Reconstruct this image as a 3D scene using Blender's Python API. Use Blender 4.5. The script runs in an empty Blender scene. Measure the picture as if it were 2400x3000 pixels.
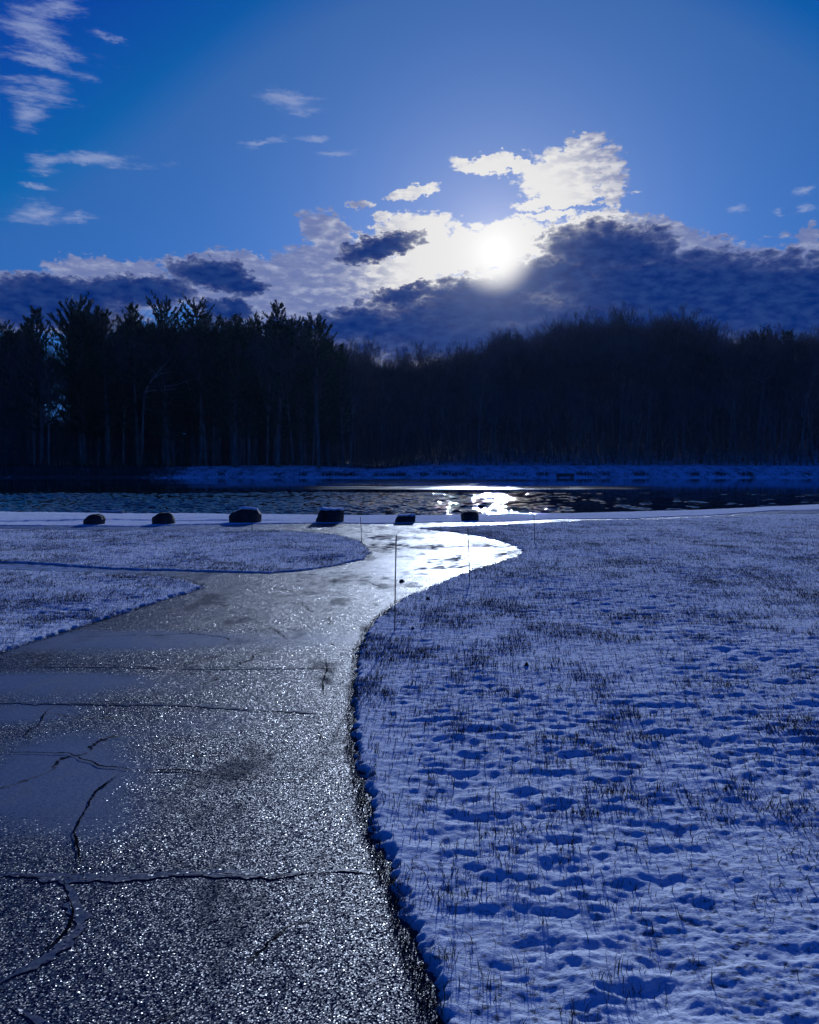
import bpy, math, random
import numpy as np
from mathutils import Vector, Matrix

R = math.radians
scene = bpy.context.scene
COL = scene.collection
random.seed(7)
rng = np.random.default_rng(11)

# ------------------------------------------------------------------ camera model
H_CAM, F_PX, W_PX, H_PX, HOR = 1.65, 2600.0, 2400.0, 3000.0, 1368.0
PITCH = math.atan((H_PX / 2 - HOR) / F_PX)
SP, CP = math.sin(PITCH), math.cos(PITCH)

def ray(px, py):
    dx, dy = (px - W_PX / 2) / F_PX, (H_PX / 2 - py) / F_PX
    return Vector((dx, CP + dy * SP, -SP + dy * CP))

def on_plane(px, py, z=0.0):
    d = ray(px, py)
    t = (z - H_CAM) / d.z
    return Vector((d.x * t, d.y * t, z))

def at_depth(px, py, Y):
    d = ray(px, py)
    t = Y / d.y
    return Vector((d.x * t, Y, H_CAM + d.z * t))

WATER = -0.5
SUN_DIR = ray(1452, 738).normalized()
SUN_EL = math.asin(SUN_DIR.z)
SUN_AZ = math.atan2(SUN_DIR.x, SUN_DIR.y)

# ------------------------------------------------------------------ noise (numpy)
_perm = np.random.default_rng(3).permutation(4096)
_ang = np.random.default_rng(4).random(4096) * 2 * math.pi
_gx, _gy = np.cos(_ang), np.sin(_ang)

def perlin(x, y, seed=0):
    xi, yi = np.floor(x).astype(np.int64), np.floor(y).astype(np.int64)
    xf, yf = x - xi, y - yi
    def g(ix, iy, fx, fy):
        h = _perm[(_perm[(ix + seed * 17) & 4095] + iy) & 4095]
        return _gx[h] * fx + _gy[h] * fy
    u = xf * xf * xf * (xf * (xf * 6 - 15) + 10)
    v = yf * yf * yf * (yf * (yf * 6 - 15) + 10)
    a = g(xi, yi, xf, yf); b = g(xi + 1, yi, xf - 1, yf)
    c = g(xi, yi + 1, xf, yf - 1); d = g(xi + 1, yi + 1, xf - 1, yf - 1)
    return ((a + (b - a) * u) * (1 - v) + (c + (d - c) * u) * v) * 1.5

def sstep(a, b, x):
    t = np.clip((x - a) / (b - a), 0, 1)
    return t * t * (3 - 2 * t)

# ------------------------------------------------------------------ object helpers
def tag(o, label=None, cat=None, group=None, kind=None):
    if label: o['label'] = label
    if cat: o['category'] = cat
    if group: o['group'] = group
    if kind: o['kind'] = kind
    return o

def link(o, parent=None):
    COL.objects.link(o)
    if parent: o.parent = parent
    return o

def mesh_obj(name, verts, faces, mat, parent=None, smooth=True):
    me = bpy.data.meshes.new(name)
    me.from_pydata([tuple(v) for v in verts], [], faces)
    if smooth: me.shade_smooth()
    for m in (mat if isinstance(mat, (list, tuple)) else [mat]): me.materials.append(m)
    return link(bpy.data.objects.new(name, me), parent)

def np_mesh(name, verts, quads, mats, attrs=None, smooth=True, k=4, mat_index=None):
    me = bpy.data.meshes.new(name)
    nv, nf = len(verts), len(quads)
    me.vertices.add(nv); me.vertices.foreach_set('co', np.ascontiguousarray(verts, dtype=np.float32).ravel())
    me.loops.add(nf * k); me.loops.foreach_set('vertex_index', np.ascontiguousarray(quads, dtype=np.int32).ravel())
    me.polygons.add(nf)
    me.polygons.foreach_set('loop_start', np.arange(0, nf * k, k, dtype=np.int32))
    me.polygons.foreach_set('use_smooth', np.full(nf, smooth))
    for m in mats: me.materials.append(m)
    if mat_index is not None: me.polygons.foreach_set('material_index', mat_index.astype(np.int32))
    for n, a in (attrs or {}).items():
        at = me.attributes.new(n, 'FLOAT', 'POINT'); at.data.foreach_set('value', np.ascontiguousarray(a, dtype=np.float32))
    me.update(calc_edges=True); me.validate()
    return me

def grid_quads(nr, nc):
    i = np.arange(nr * nc).reshape(nr, nc)
    return np.stack([i[:-1, :-1], i[:-1, 1:], i[1:, 1:], i[1:, :-1]], -1).reshape(-1, 4)

# ------------------------------------------------------------------ materials
def new_mat(name):
    m = bpy.data.materials.new(name); m.use_nodes = True
    nt = m.node_tree; nt.nodes.clear()
    out = nt.nodes.new('ShaderNodeOutputMaterial'); b = nt.nodes.new('ShaderNodeBsdfPrincipled')
    nt.links.new(b.outputs[0], out.inputs[0])
    return m, nt, b

class N:
    """tiny helper for node trees"""
    def __init__(s, nt): s.nt = nt
    def node(s, t, **kw):
        n = s.nt.nodes.new(t)
        for k, v in kw.items(): setattr(n, k, v)
        return n
    def put(s, sock, v):
        if isinstance(v, bpy.types.NodeSocket): s.nt.links.new(v, sock)
        else: sock.default_value = v
    def m(s, op, a, b=None, c=None, clamp=False):
        n = s.node('ShaderNodeMath', operation=op, use_clamp=clamp)
        s.put(n.inputs[0], a)
        if b is not None: s.put(n.inputs[1], b)
        if c is not None: s.put(n.inputs[2], c)
        return n.outputs[0]
    def v(s, op, a, b=None, out=0):
        n = s.node('ShaderNodeVectorMath', operation=op)
        s.put(n.inputs[0], a)
        if b is not None: s.put(n.inputs[1], b)
        return n.outputs[out]
    def scale(s, a, f):
        n = s.node('ShaderNodeVectorMath', operation='SCALE')
        s.put(n.inputs[0], a); s.put(n.inputs['Scale'], f)
        return n.outputs[0]
    def comb(s, x, y, z):
        n = s.node('ShaderNodeCombineXYZ')
        for i, q in enumerate((x, y, z)): s.put(n.inputs[i], q)
        return n.outputs[0]
    def sep(s, v):
        n = s.node('ShaderNodeSeparateXYZ'); s.put(n.inputs[0], v); return n.outputs
    def noise(s, vec, scale, detail=2, rough=0.5, dim='3D', dist=0.0, out=0):
        n = s.node('ShaderNodeTexNoise', noise_dimensions=dim)
        if vec is not None: s.put(n.inputs['Vector'], vec)
        n.inputs['Scale'].default_value = scale; n.inputs['Detail'].default_value = detail
        n.inputs['Roughness'].default_value = rough; n.inputs['Distortion'].default_value = dist
        return n.outputs[out]
    def ramp(s, x, a, b, lo=0.0, hi=1.0):
        n = s.node('ShaderNodeMapRange', interpolation_type='SMOOTHSTEP')
        s.put(n.inputs[0], x); s.put(n.inputs[1], a); s.put(n.inputs[2], b); s.put(n.inputs[3], lo); s.put(n.inputs[4], hi)
        return n.outputs[0]
    def mix(s, f, a, b):
        n = s.node('ShaderNodeMix', data_type='RGBA')
        s.put(n.inputs[0], f)
        for i, q in ((6, a), (7, b)):
            s.put(n.inputs[i], q if isinstance(q, bpy.types.NodeSocket) else tuple(q) + ((1,) if len(q) == 3 else ()))
        return n.outputs[2]
    def attr(s, name):
        n = s.node('ShaderNodeAttribute'); n.attribute_name = name; return n.outputs['Fac']
    def bump(s, h, strength, dist, normal=None):
        n = s.node('ShaderNodeBump'); s.put(n.inputs['Height'], h)
        n.inputs['Strength'].default_value = strength; n.inputs['Distance'].default_value = dist
        if normal: s.put(n.inputs['Normal'], normal)
        return n.outputs[0]

def simple(name, c1, c2, scale, rough=0.9, spec=0.2, bump=0.0, bscale=None, mul=(1, 1, 1)):
    m, nt, b = new_mat(name); n = N(nt)
    co = n.node('ShaderNodeTexCoord').outputs['Object']
    co = n.v('MULTIPLY', co, mul)
    t = n.noise(co, scale, 4, 0.6)
    n.put(b.inputs['Base Color'], n.mix(n.ramp(t, 0.35, 0.65), c1, c2))
    b.inputs['Roughness'].default_value = rough; b.inputs['Specular IOR Level'].default_value = spec
    if bump: n.put(b.inputs['Normal'], n.bump(n.noise(co, bscale or scale * 3, 5, 0.6), 0.7, bump))
    return m

def snow_material(name, grassy):
    m, nt, b = new_mat(name); n = N(nt)
    pos = n.node('ShaderNodeNewGeometry').outputs['Position']
    fine = n.noise(pos, 95, 4, 0.7); mid = n.noise(pos, 24, 3, 0.6)
    h = n.m('ADD', n.m('MULTIPLY', fine, 0.35), mid)
    big = n.noise(pos, 0.7, 3, 0.5)
    c = n.mix(big, (0.68, 0.75, 0.85), (0.78, 0.84, 0.92))
    if grassy:   # dead turf showing through thin snow
        g = n.noise(n.v('MULTIPLY', pos, (1, 1.3, 1)), 26, 4, 0.72); zone = n.noise(pos, 1.1, 3, 0.6)
        bare = n.m('MULTIPLY', n.ramp(g, 0.51, 0.66), n.ramp(zone, 0.32, 0.60))
        bare = n.m('MAXIMUM', n.m('MULTIPLY', bare, 0.85), n.attr('bare'))
        c = n.mix(bare, c, (0.05, 0.05, 0.035))
    n.put(b.inputs['Base Color'], c)
    b.inputs['Subsurface Weight'].default_value = 0.6; b.inputs['Subsurface Radius'].default_value = (0.9, 0.95, 1.0); b.inputs['Subsurface Scale'].default_value = 0.012
    b.inputs['Roughness'].default_value = 0.9; b.inputs['Specular IOR Level'].default_value = 0.0
    n.put(b.inputs['Normal'], n.bump(h, 0.85, 0.016))
    return m

M_SNOW = snow_material('snow_over_turf', True)
M_SNOWCAP = snow_material('snow_plain', False)

def bank_material():
    m, nt, b = new_mat('snowy_bank'); n = N(nt)
    pos = n.node('ShaderNodeNewGeometry').outputs['Position']
    xyz = n.sep(pos)
    g = n.noise(n.v('MULTIPLY', pos, (1, 0.5, 1)), 0.6, 5, 0.68)
    left = n.ramp(xyz[0], -58.0, -44.0, 1.0, 0.0)
    thr = n.m('SUBTRACT', 0.47, n.m('MULTIPLY', left, 0.22))
    bare = n.ramp(n.m('SUBTRACT', g, thr), 0.0, 0.14)
    bare = n.m('MULTIPLY', bare, n.m('ADD', 0.55, n.m('MULTIPLY', left, 0.4)))
    n.put(b.inputs['Base Color'], n.mix(bare, (0.78, 0.82, 0.92), (0.07, 0.065, 0.045)))
    b.inputs['Roughness'].default_value = 0.8; b.inputs['Specular IOR Level'].default_value = 0.1
    n.put(b.inputs['Normal'], n.bump(g, 0.8, 0.12))
    return m
M_BANK = bank_material()

def asphalt_material(name, seal=False):
    m, nt, b = new_mat(name); n = N(nt)
    pos = n.node('ShaderNodeNewGeometry').outputs['Position']
    flat = n.v('MULTIPLY', pos, (1, 1, 0))
    vo = n.node('ShaderNodeTexVoronoi', voronoi_dimensions='2D'); n.put(vo.inputs['Vector'], flat)
    vo.inputs['Scale'].default_value = 165
    vo2 = n.node('ShaderNodeTexVoronoi', voronoi_dimensions='2D'); n.put(vo2.inputs['Vector'], flat)
    vo2.inputs['Scale'].default_value = 370
    big = n.noise(pos, 0.55, 3, 0.55); mid = n.noise(pos, 3.2, 4, 0.6)
    icem = n.ramp(n.m('ADD', n.m('MULTIPLY', n.noise(pos, 0.8, 3, 0.5), 0.7), n.attr('ice')), 0.42, 0.90)
    if seal: icem = n.ramp(n.noise(pos, 9.0, 4, 0.6), 0.25, 0.6, 0.85, 1.0)
    c1 = n.v('SUBTRACT', vo.outputs['Color'], (0.5, 0.5, 0.5)); c2 = n.v('SUBTRACT', vo2.outputs['Color'], (0.5, 0.5, 0.5))
    tilt = n.v('ADD', n.scale(c1, 1.25), n.scale(c2, 0.7))
    cell = n.sep(vo.outputs['Color'])[2]
    flatc = n.m('MULTIPLY', n.ramp(n.m('SUBTRACT', n.m('ADD', n.m('MULTIPLY', icem, 1.05), 0.12), cell), -0.04, 0.04), 0.9)
    tilt = n.scale(tilt, n.m('SUBTRACT', 1.0, 0.95 if seal else flatc))
    tilt = n.v('MULTIPLY', tilt, (1, 1, 0))
    nrm = n.v('NORMALIZE', n.v('ADD', tilt, (0, 0, 1)))
    gap = n.m('MULTIPLY', n.ramp(vo.outputs['Distance'], 0.38, 0.62), n.m('SUBTRACT', 1.0, n.m('MULTIPLY', icem, 0.8)))
    worn = n.ramp(n.noise(n.v('MULTIPLY', pos, (1, 0.45, 1)), 1.7, 5, 0.65), 0.46, 0.64)
    net = n.node('ShaderNodeTexVoronoi', voronoi_dimensions='2D', feature='DISTANCE_TO_EDGE')
    wob = n.v('SUBTRACT', n.noise(pos, 2.3, 4, 0.65, out=1), (0.5, 0.5, 0.5))
    n.put(net.inputs['Vector'], n.v('MULTIPLY', n.v('ADD', flat, n.scale(wob, 0.45)), (1, 0.8, 0))); net.inputs['Scale'].default_value = 0.62
    crack = n.m('MULTIPLY', n.ramp(net.outputs['Distance'], 0.003, 0.011, 1.0, 0.0), n.ramp(n.noise(pos, 1.3, 3, 0.6), 0.46, 0.58))
    dry = n.m('MAXIMUM', gap, n.m('MULTIPLY', worn, 0.80)); dry = n.m('MAXIMUM', dry, crack)
    dry = n.m('MAXIMUM', dry, n.m('MULTIPLY', n.ramp(vo2.outputs['Color'], 0.35, 0.5), 0.5))
    dry = n.m('MAXIMUM', dry, n.attr('stain'))
    n.put(b.inputs['Roughness'], n.m('ADD', n.m('SUBTRACT', 0.23, n.m('MULTIPLY', icem, -0.08)), n.m('MULTIPLY', dry, 0.5)))
    n.put(b.inputs['Specular IOR Level'], n.m('MULTIPLY', 0.55, n.m('POWER', n.m('SUBTRACT', 1.0, dry), 1.5)))
    frost = n.m('MULTIPLY', n.attr('frost'), n.ramp(n.noise(pos, 5.0, 4, 0.7), 0.3, 0.65))
    base = n.mix(n.m('ADD', n.m('MULTIPLY', frost, 0.8), n.m('MULTIPLY', icem, 0.05 if seal else 0.17), clamp=True), (0.05, 0.058, 0.08) if seal else (0.022, 0.034, 0.062), (0.6, 0.66, 0.8) if seal else (0.42, 0.56, 0.85))  # ice areas also get diffuse blue, standing in for reflected sky sheen
    n.put(b.inputs['Base Color'], n.mix(n.m('MULTIPLY', crack, 0.85), base, (0.006, 0.006, 0.007)))
    n.put(b.inputs['Normal'], nrm)
    return m
M_ASPHALT = asphalt_material('wet_frosty_asphalt')

def seal_material():
    m, nt, b = new_mat('icy_crack_sealant'); n = N(nt)
    pos = n.node('ShaderNodeNewGeometry').outputs['Position']
    t = n.noise(pos, 16, 5, 0.7)
    vo = n.node('ShaderNodeTexVoronoi', voronoi_dimensions='2D'); n.put(vo.inputs['Vector'], n.v('MULTIPLY', pos, (1, 1, 0))); vo.inputs['Scale'].default_value = 110
    n.put(b.inputs['Base Color'], n.mix(t, (0.022, 0.030, 0.050), (0.070, 0.092, 0.145)))
    n.put(b.inputs['Roughness'], n.ramp(t, 0.3, 0.7, 0.32, 0.6)); b.inputs['Specular IOR Level'].default_value = 0.4
    spk = n.ramp(n.sep(vo.outputs['Color'])[2], 0.82, 0.86)
    tilt = n.v('MULTIPLY', n.scale(n.v('SUBTRACT', vo.outputs['Color'], (0.5, 0.5, 0.5)), n.m('ADD', 0.12, n.m('MULTIPLY', spk, 0.8))), (1, 1, 0))
    n.put(b.inputs['Normal'], n.v('NORMALIZE', n.v('ADD', tilt, (0, 0, 1))))
    return m
M_SEAL = seal_material()
M_CRACK = simple('open_crack', (0.006, 0.006, 0.007), (0.012, 0.012, 0.013), 40, 1.0, 0.0)

def water_material():
    m, nt, b = new_mat('lake_water'); n = N(nt)
    pos = n.node('ShaderNodeNewGeometry').outputs['Position']
    b.inputs['Base Color'].default_value = (0.0015, 0.004, 0.009, 1)
    b.inputs['IOR'].default_value = 1.33
    ruf = n.attr('ruffle')
    n.put(b.inputs['Roughness'], n.m('ADD', 0.005, n.m('MULTIPLY', ruf, 0.30)))
    h = n.noise(n.v('MULTIPLY', pos, (1, 0.6, 1)), 9.0, 3, 0.5)
    n.put(b.inputs['Normal'], n.bump(h, 0.04, 0.02))
    return m
M_WATER = water_material()

M_ROCK = simple('dark_boulder_rock', (0.022, 0.02, 0.02), (0.06, 0.055, 0.052), 3.0, 0.85, 0.25, 0.05)
M_STAKE = simple('dark_stake', (0.02, 0.02, 0.02), (0.05, 0.035, 0.03), 20, 0.5, 0.4)
M_BAND = simple('pale_reflector', (0.5, 0.5, 0.5), (0.6, 0.6, 0.6), 20, 0.4, 0.5)
M_BARK = simple('grey_brown_bark', (0.18, 0.17, 0.165), (0.34, 0.32, 0.31), 3.0, 0.95, 0.1, mul=(1, 1, 0.2))
M_PINEBARK = simple('pine_bark', (0.11, 0.10, 0.095), (0.22, 0.20, 0.185), 3.0, 0.95, 0.1, mul=(1, 1, 0.2))
M_PALE = simple('pale_bleached_bark', (0.22, 0.215, 0.21), (0.34, 0.33, 0.32), 2.0, 0.9, 0.1)
M_TWIG = simple('fine_twigs', (0.10, 0.088, 0.088), (0.20, 0.17, 0.165), 0.5, 0.95, 0.1)
M_NEEDLE = simple('pine_needles', (0.035, 0.065, 0.040), (0.075, 0.115, 0.065), 0.8, 0.8, 0.15)
M_GRASS = simple('dead_grass', (0.030, 0.028, 0.018), (0.075, 0.062, 0.035), 2.0, 0.9, 0.1)
M_WOOD = simple('weathered_dark_wood', (0.06, 0.055, 0.05), (0.11, 0.10, 0.09), 3.0, 0.9, 0.1, mul=(0.3, 4, 4))
M_WHITE = simple('white_board', (0.75, 0.75, 0.75), (0.82, 0.82, 0.82), 5, 0.6, 0.3)

# ------------------------------------------------------------------ outlines on the ground
def gp(pts): return np.array([on_plane(x, y)[:2] for x, y in pts])

RIGHT_EDGE = [(1275, 3060), (1259, 2999), (1210, 2866), (1175, 2755), (1148, 2643), (1106, 2546), (1071, 2435), (1043, 2310),
              (1023, 2198), (1023, 2087), (1030, 1976), (1043, 1892), (1078, 1836), (1162, 1764), (1252, 1722),
              (1363, 1683), (1461, 1649), (1515, 1630), (1528, 1619), (1505, 1604), (1459, 1585), (1380, 1570), (1310, 1560), (1217, 1550)]
SHORE_NEAR = [(1217, 1550), (1330, 1546), (1449, 1541), (1600, 1534), (1870, 1522), (2016, 1519), (2132, 1514), (2248, 1510), (2367, 1508)]
SHORE_FAR = [(-700, 1543), (63, 1542), (400, 1541), (800, 1534), (1100, 1535), (1403, 1531), (1600, 1525), (1900, 1517.5), (2016, 1513), (2132, 1507), (2248, 1500), (2364, 1495)]
WATER_NEAR = [(-700, 1503), (63, 1504), (400, 1508), (800, 1511), (1250, 1511), (1600, 1508), (1815, 1502), (1900, 1500), (2074, 1495), (2248, 1487), (2364, 1481)]
LENS = [(-900, 1652), (63, 1654), (278, 1665), (487, 1674), (580, 1679), (700, 1682), (800, 1683), (916, 1670), (1009, 1652), (1078, 1637), (1092, 1621),
        (1060, 1588), (986, 1570), (893, 1561), (800, 1556), (371, 1556), (63, 1555), (-900, 1555)]
WEDGE = [(-900, 1676), (63, 1676), (278, 1681), (417, 1690), (510, 1699), (560, 1708), (603, 1721), (560, 1740), (464, 1767), (297, 1818), (180, 1858), (63, 1897), (-900, 2260)]

lawn = np.vstack([np.array([[0.35, -3.0]]), gp(RIGHT_EDGE), gp(SHORE_NEAR[1:]), np.array([[30, 36], [30, -3]])])
lens, wedge = gp(LENS), gp(WEDGE)
sf = gp(SHORE_FAR)
sf_x, sf_y = sf[:, 0], sf[:, 1]
wn = np.array([on_plane(x, y, WATER)[:2] for x, y in WATER_NEAR])
def shore_far_y(X): return np.interp(X, sf_x, sf_y) + np.maximum(X - sf_x[-1], 0) * 0.6
def water_y(X): return np.interp(X, wn[:, 0], wn[:, 1]) + np.maximum(X - wn[-1, 0], 0) * 0.45

def sd_poly(poly, X, Y):
    """signed distance, positive inside"""
    d = np.full(X.shape, 1e9); ins = np.zeros(X.shape, bool)
    n = len(poly)
    for i in range(n):
        ax, ay = poly[i]; bx, by = poly[(i + 1) % n]
        ex, ey = bx - ax, by - ay
        t = np.clip(((X - ax) * ex + (Y - ay) * ey) / (ex * ex + ey * ey + 1e-12), 0, 1)
        d = np.minimum(d, (X - ax - t * ex) ** 2 + (Y - ay - t * ey) ** 2)
        c = (ay > Y) != (by > Y)
        if ey != 0: ins ^= c & (X < ex * (Y - ay) / ey + ax)
    return np.where(ins, 1, -1) * np.sqrt(d)

def base_z(X, Y):
    """bare ground by the near shore"""
    y0 = shore_far_y(X); y1 = water_y(X)
    t = np.clip((Y - y0) / np.maximum(y1 - y0, 1), 0, 3)
    z = np.where(t < 1, (WATER - 0.0) * (t * 0.55 + 0.45 * t * t), WATER - (t - 1) * 0.9)
    z = z + 0.035 * perlin(X * 0.35, Y * 0.35, 5) * sstep(4, 9, Y)
    step = sstep(-0.12, 0.12, Y - (on_plane(400, 1521).y + 0.02 * X)) * sstep(-3.0, -5.5, X)
    return z + 0.045 * step * (t < 1)

def snow_sd(X, Y):
    a = sd_poly(lawn, X, Y); b = sd_poly(lens, X, Y); c = sd_poly(wedge, X, Y)
    d = (Y - shore_far_y(X))
    return np.maximum(np.maximum(a, b), np.maximum(c, d))

# ------------------------------------------------------------------ near snow (fan grid: cells grow with distance)
def fan(u0, u1, nu, y0, y1, ny):
    u = np.linspace(u0, u1, nu); y = y0 * (y1 / y0) ** np.linspace(0, 1, ny)
    Y, U = np.meshgrid(y, u, indexing='ij')
    return U * (Y + 0.6), Y

def dimples(X, Y):
    n1 = perlin(X * 4.3, Y * 5.2, 1) + 0.60 * perlin(X * 9.5, Y * 11.0, 2)
    zone = sstep(-0.35, 0.45, perlin(X * 0.55, Y * 0.45, 7) + 0.15)
    n2 = perlin(X * 2.2, Y * 2.9, 9) + 0.5 * perlin(X * 5.1, Y * 6.7, 10)
    h = -0.011 * sstep(-0.2, 1.1, n1) * (0.3 + 0.7 * zone) - 0.010 * sstep(-0.1, 1.3, n2)
    h += 0.012 * perlin(X * 1.1, Y * 1.5, 3)
    h += 0.0095 * perlin(X * 4.2, Y * 8.8, 4) * (0.35 + zone)
    h += 0.0074 * perlin(X * 9.5, Y * 18, 6) * (0.5 + 0.7 * zone)
    h += 0.0046 * perlin(X * 22, Y * 36, 8)
    h += 0.0020 * perlin(X * 52, Y * 60, 12)
    return h, zone

foot = []
for (px, py) in [(1780, 2310), (1830, 2330), (1900, 2360), (1740, 2410), (1830, 2420), (1960, 2455), (1320, 2150), (1380, 2155),
                 (1900, 2360), (1700, 2340), (2160, 2420), (1560, 2790), (1960, 2600), (2120, 2610), (1860, 2950), (1320, 2830), (2200, 2330), (1980, 2440)]:
    p = on_plane(px, py); foot.append((p.x, p.y))

def snow_height(X, Y, sd):
    h, zone = dimples(X, Y)
    for (fx, fy) in foot:
        r2 = ((X - fx) / 0.10) ** 2 + ((Y - fy) / 0.07) ** 2
        h = h - 0.010 * np.exp(-r2) + 0.003 * np.exp(-((np.sqrt(r2) - 1.6) / 0.5) ** 2)
    wob = 0.030 * perlin(X * 8, Y * 8, 21) + 0.028 * perlin(X * 19, Y * 19, 22) + 0.012 * perlin(X * 47, Y * 47, 24) + 0.03 * perlin(X * 2.2, Y * 2.2, 23)
    s = sd + wob * np.clip(0.6 + Y * 0.08, 0.6, 2.2)
    edge = sstep(-0.02, 0.085, s)
    lip = 0.007 * np.exp(-((s - 0.09) / 0.06) ** 2)
    cover = np.clip(s / 0.5, 0, 1)
    z = base_z(X, Y) + edge * (0.026 + lip + h * (0.35 + 0.65 * cover)) - (1 - edge) * 0.035
    return z, s, zone

X, Y = fan(-0.66, 0.66, 740, 1.5, 60, 980)
SD = snow_sd(X, Y)
Z, S, ZN = snow_height(X, Y, SD)
bare = sstep(0.10, -0.02, S) * 0.85
# trampled thin snow at the tongue between the lane and the shore path, and gravelly rim of the left lawn
def blob(px, py, rx, ry):
    p = on_plane(px, py); return np.exp(-(((X - p.x) / rx) ** 2 + ((Y - p.y) / ry) ** 2))
bare = np.maximum(bare, 0.75 * blob(1330, 1562, 0.9, 2.2) * (0.5 + perlin(X * 3, Y * 2, 31)))
bare = np.maximum(bare, 0.7 * blob(960, 1566, 1.6, 0.9) * (0.6 + perlin(X * 3, Y * 2, 32)))
me = np_mesh('snow_lawn', np.stack([X, Y, Z], -1).reshape(-1, 3), grid_quads(*X.shape), [M_SNOW], {'bare': np.clip(bare, 0, 1).ravel()})
tag(link(bpy.data.objects.new('snow_lawn', me)), 'snow covered lawn with dimples and dead grass poking through', 'snow', kind='structure')

# ------------------------------------------------------------------ asphalt path (with cracks and sealed bands inside its own mesh)
X, Y = fan(-0.80, 0.80, 420, 1.2, 48, 440)
SD = snow_sd(X, Y)
Zp = base_z(X, Y) + 0.004
keep = (SD < 0.25)
def pblob(px, py, rx, ry, z=0):
    p = on_plane(px, py); return np.exp(-(((X - p.x) / rx) ** 2 + ((Y - p.y) / ry) ** 2))
ice = np.zeros_like(X)
for a in [(420, 1875, 1.8, 0.6, .6), (150, 2010, 1.0, 0.4, .55), (180, 1990, 0.7, 0.2, .3), (90, 2090, 0.45, 0.3, .5), (130, 2300, 0.55, 0.6, .55), (200, 2180, .5, .4, .3), (640, 2110, .5, .35, .35), (300, 2420, .3, .3, .25),
          (1250, 1650, 1.6, 3.5, .3), (200, 1668, 6, .8, .3), (1000, 1575, 3.0, 1.5, .25)]:
    ice += a[4] * pblob(*a[:4])
stain = np.zeros_like(X)
for a in [(955, 1975, .10, .35, .6), (945, 2010, .12, .5, .5), (560, 1960, .25, .3, .5), (820, 1870, .2, .25, .6), (1135, 1612, .40, 1.6, .9), (1090, 1578, .5, 1.6, .8), (1290, 1640, .5, .5, .8), (1370, 1602, .8, .5, .8), (1240, 1600, .9, .5, .5), (1330, 1663, .6, .3, .6), (1230, 1577, 1.0, .7, .5), (1440, 1625, .35, .4, .7), (905, 2240, .3, .2, .35), (1010, 2060, .12, .6, .5)]:
    stain += a[4] * pblob(*a[:4])
stain += 0.7 * sstep(9, 13, Y) * sstep(0.0, 0.30, perlin(X * 1.4, Y * 0.5, 44) + 0.6 * perlin(X * 4.2, Y * 1.5, 45))
stain = np.clip(stain * (0.75 + 0.9 * perlin(X * 7, Y * 5, 41)), 0, 1)
frost = 0.75 * sstep(-2.0, -6.0, X) * sstep(11.3, 12.3, Y)
frost = np.maximum(frost, 0.55 * sstep(5.0, 9, X) * sstep(18, 20, Y))
quads = grid_quads(*X.shape)
quads = quads[keep.ravel()[quads].all(1)]
V = [np.stack([X, Y, Zp], -1).reshape(-1, 3)]
Q = [quads]; MI = [np.zeros(len(quads), int)]
AT = {'ice': [ice.ravel()], 'stain': [stain.ravel()], 'frost': [frost.ravel()]}
nv = V[0].shape[0]

def ribbon(pts, width, lift, mi, jag, seed):
    """strip laid on the pavement along a line of points"""
    global nv
    p = np.array([on_plane(*q)[:2] for q in pts]); seg = np.hypot(*(np.diff(p, axis=0).T)); s = np.concatenate([[0], np.cumsum(seg)])
    t = np.arange(0, s[-1], 0.012)
    x, y = np.interp(t, s, p[:, 0]), np.interp(t, s, p[:, 1])
    x = x + jag * perlin(t * 9, t * 0 + seed * 3.7, 51) + jag * 0.6 * perlin(t * 31, t * 0 + seed, 52)
    y = y + jag * perlin(t * 9, t * 0 + seed * 5.3, 53) + jag * 0.6 * perlin(t * 31, t * 0 + seed, 54)
    dx, dy = np.gradient(x), np.gradient(y); L = np.hypot(dx, dy) + 1e-9
    nx, ny = -dy / L, dx / L
    taper = np.clip(np.minimum(t, s[-1] - t) / 0.25, 0.1, 1)
    wa = width * taper * np.clip(0.62 + 0.8 * perlin(t * 5, t * 0 + seed + .5, 55) + 0.55 * perlin(t * 23, t * 0 + seed + 3.5, 57), .12, 2); wb = width * taper * np.clip(0.62 + 0.8 * perlin(t * 5, t * 0 + seed + 9.5, 56) + 0.55 * perlin(t * 23, t * 0 + seed + 6.5, 58), .12, 2)
    a = np.stack([x + nx * wa, y + ny * wa, base_z(x + nx * wa, y + ny * wa) + lift], -1); b = np.stack([x - nx * wb, y - ny * wb, base_z(x - nx * wb, y - ny * wb) + lift], -1)
    n = len(t)
    V.append(np.vstack([a, b]))
    i = np.arange(n - 1)
    Q.append(np.stack([nv + n + i, nv + n + i + 1, nv + i + 1, nv + i], -1)); MI.append(np.full(n - 1, mi))
    for k in AT: AT[k].append(np.zeros(2 * n))
    nv += 2 * n

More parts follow.
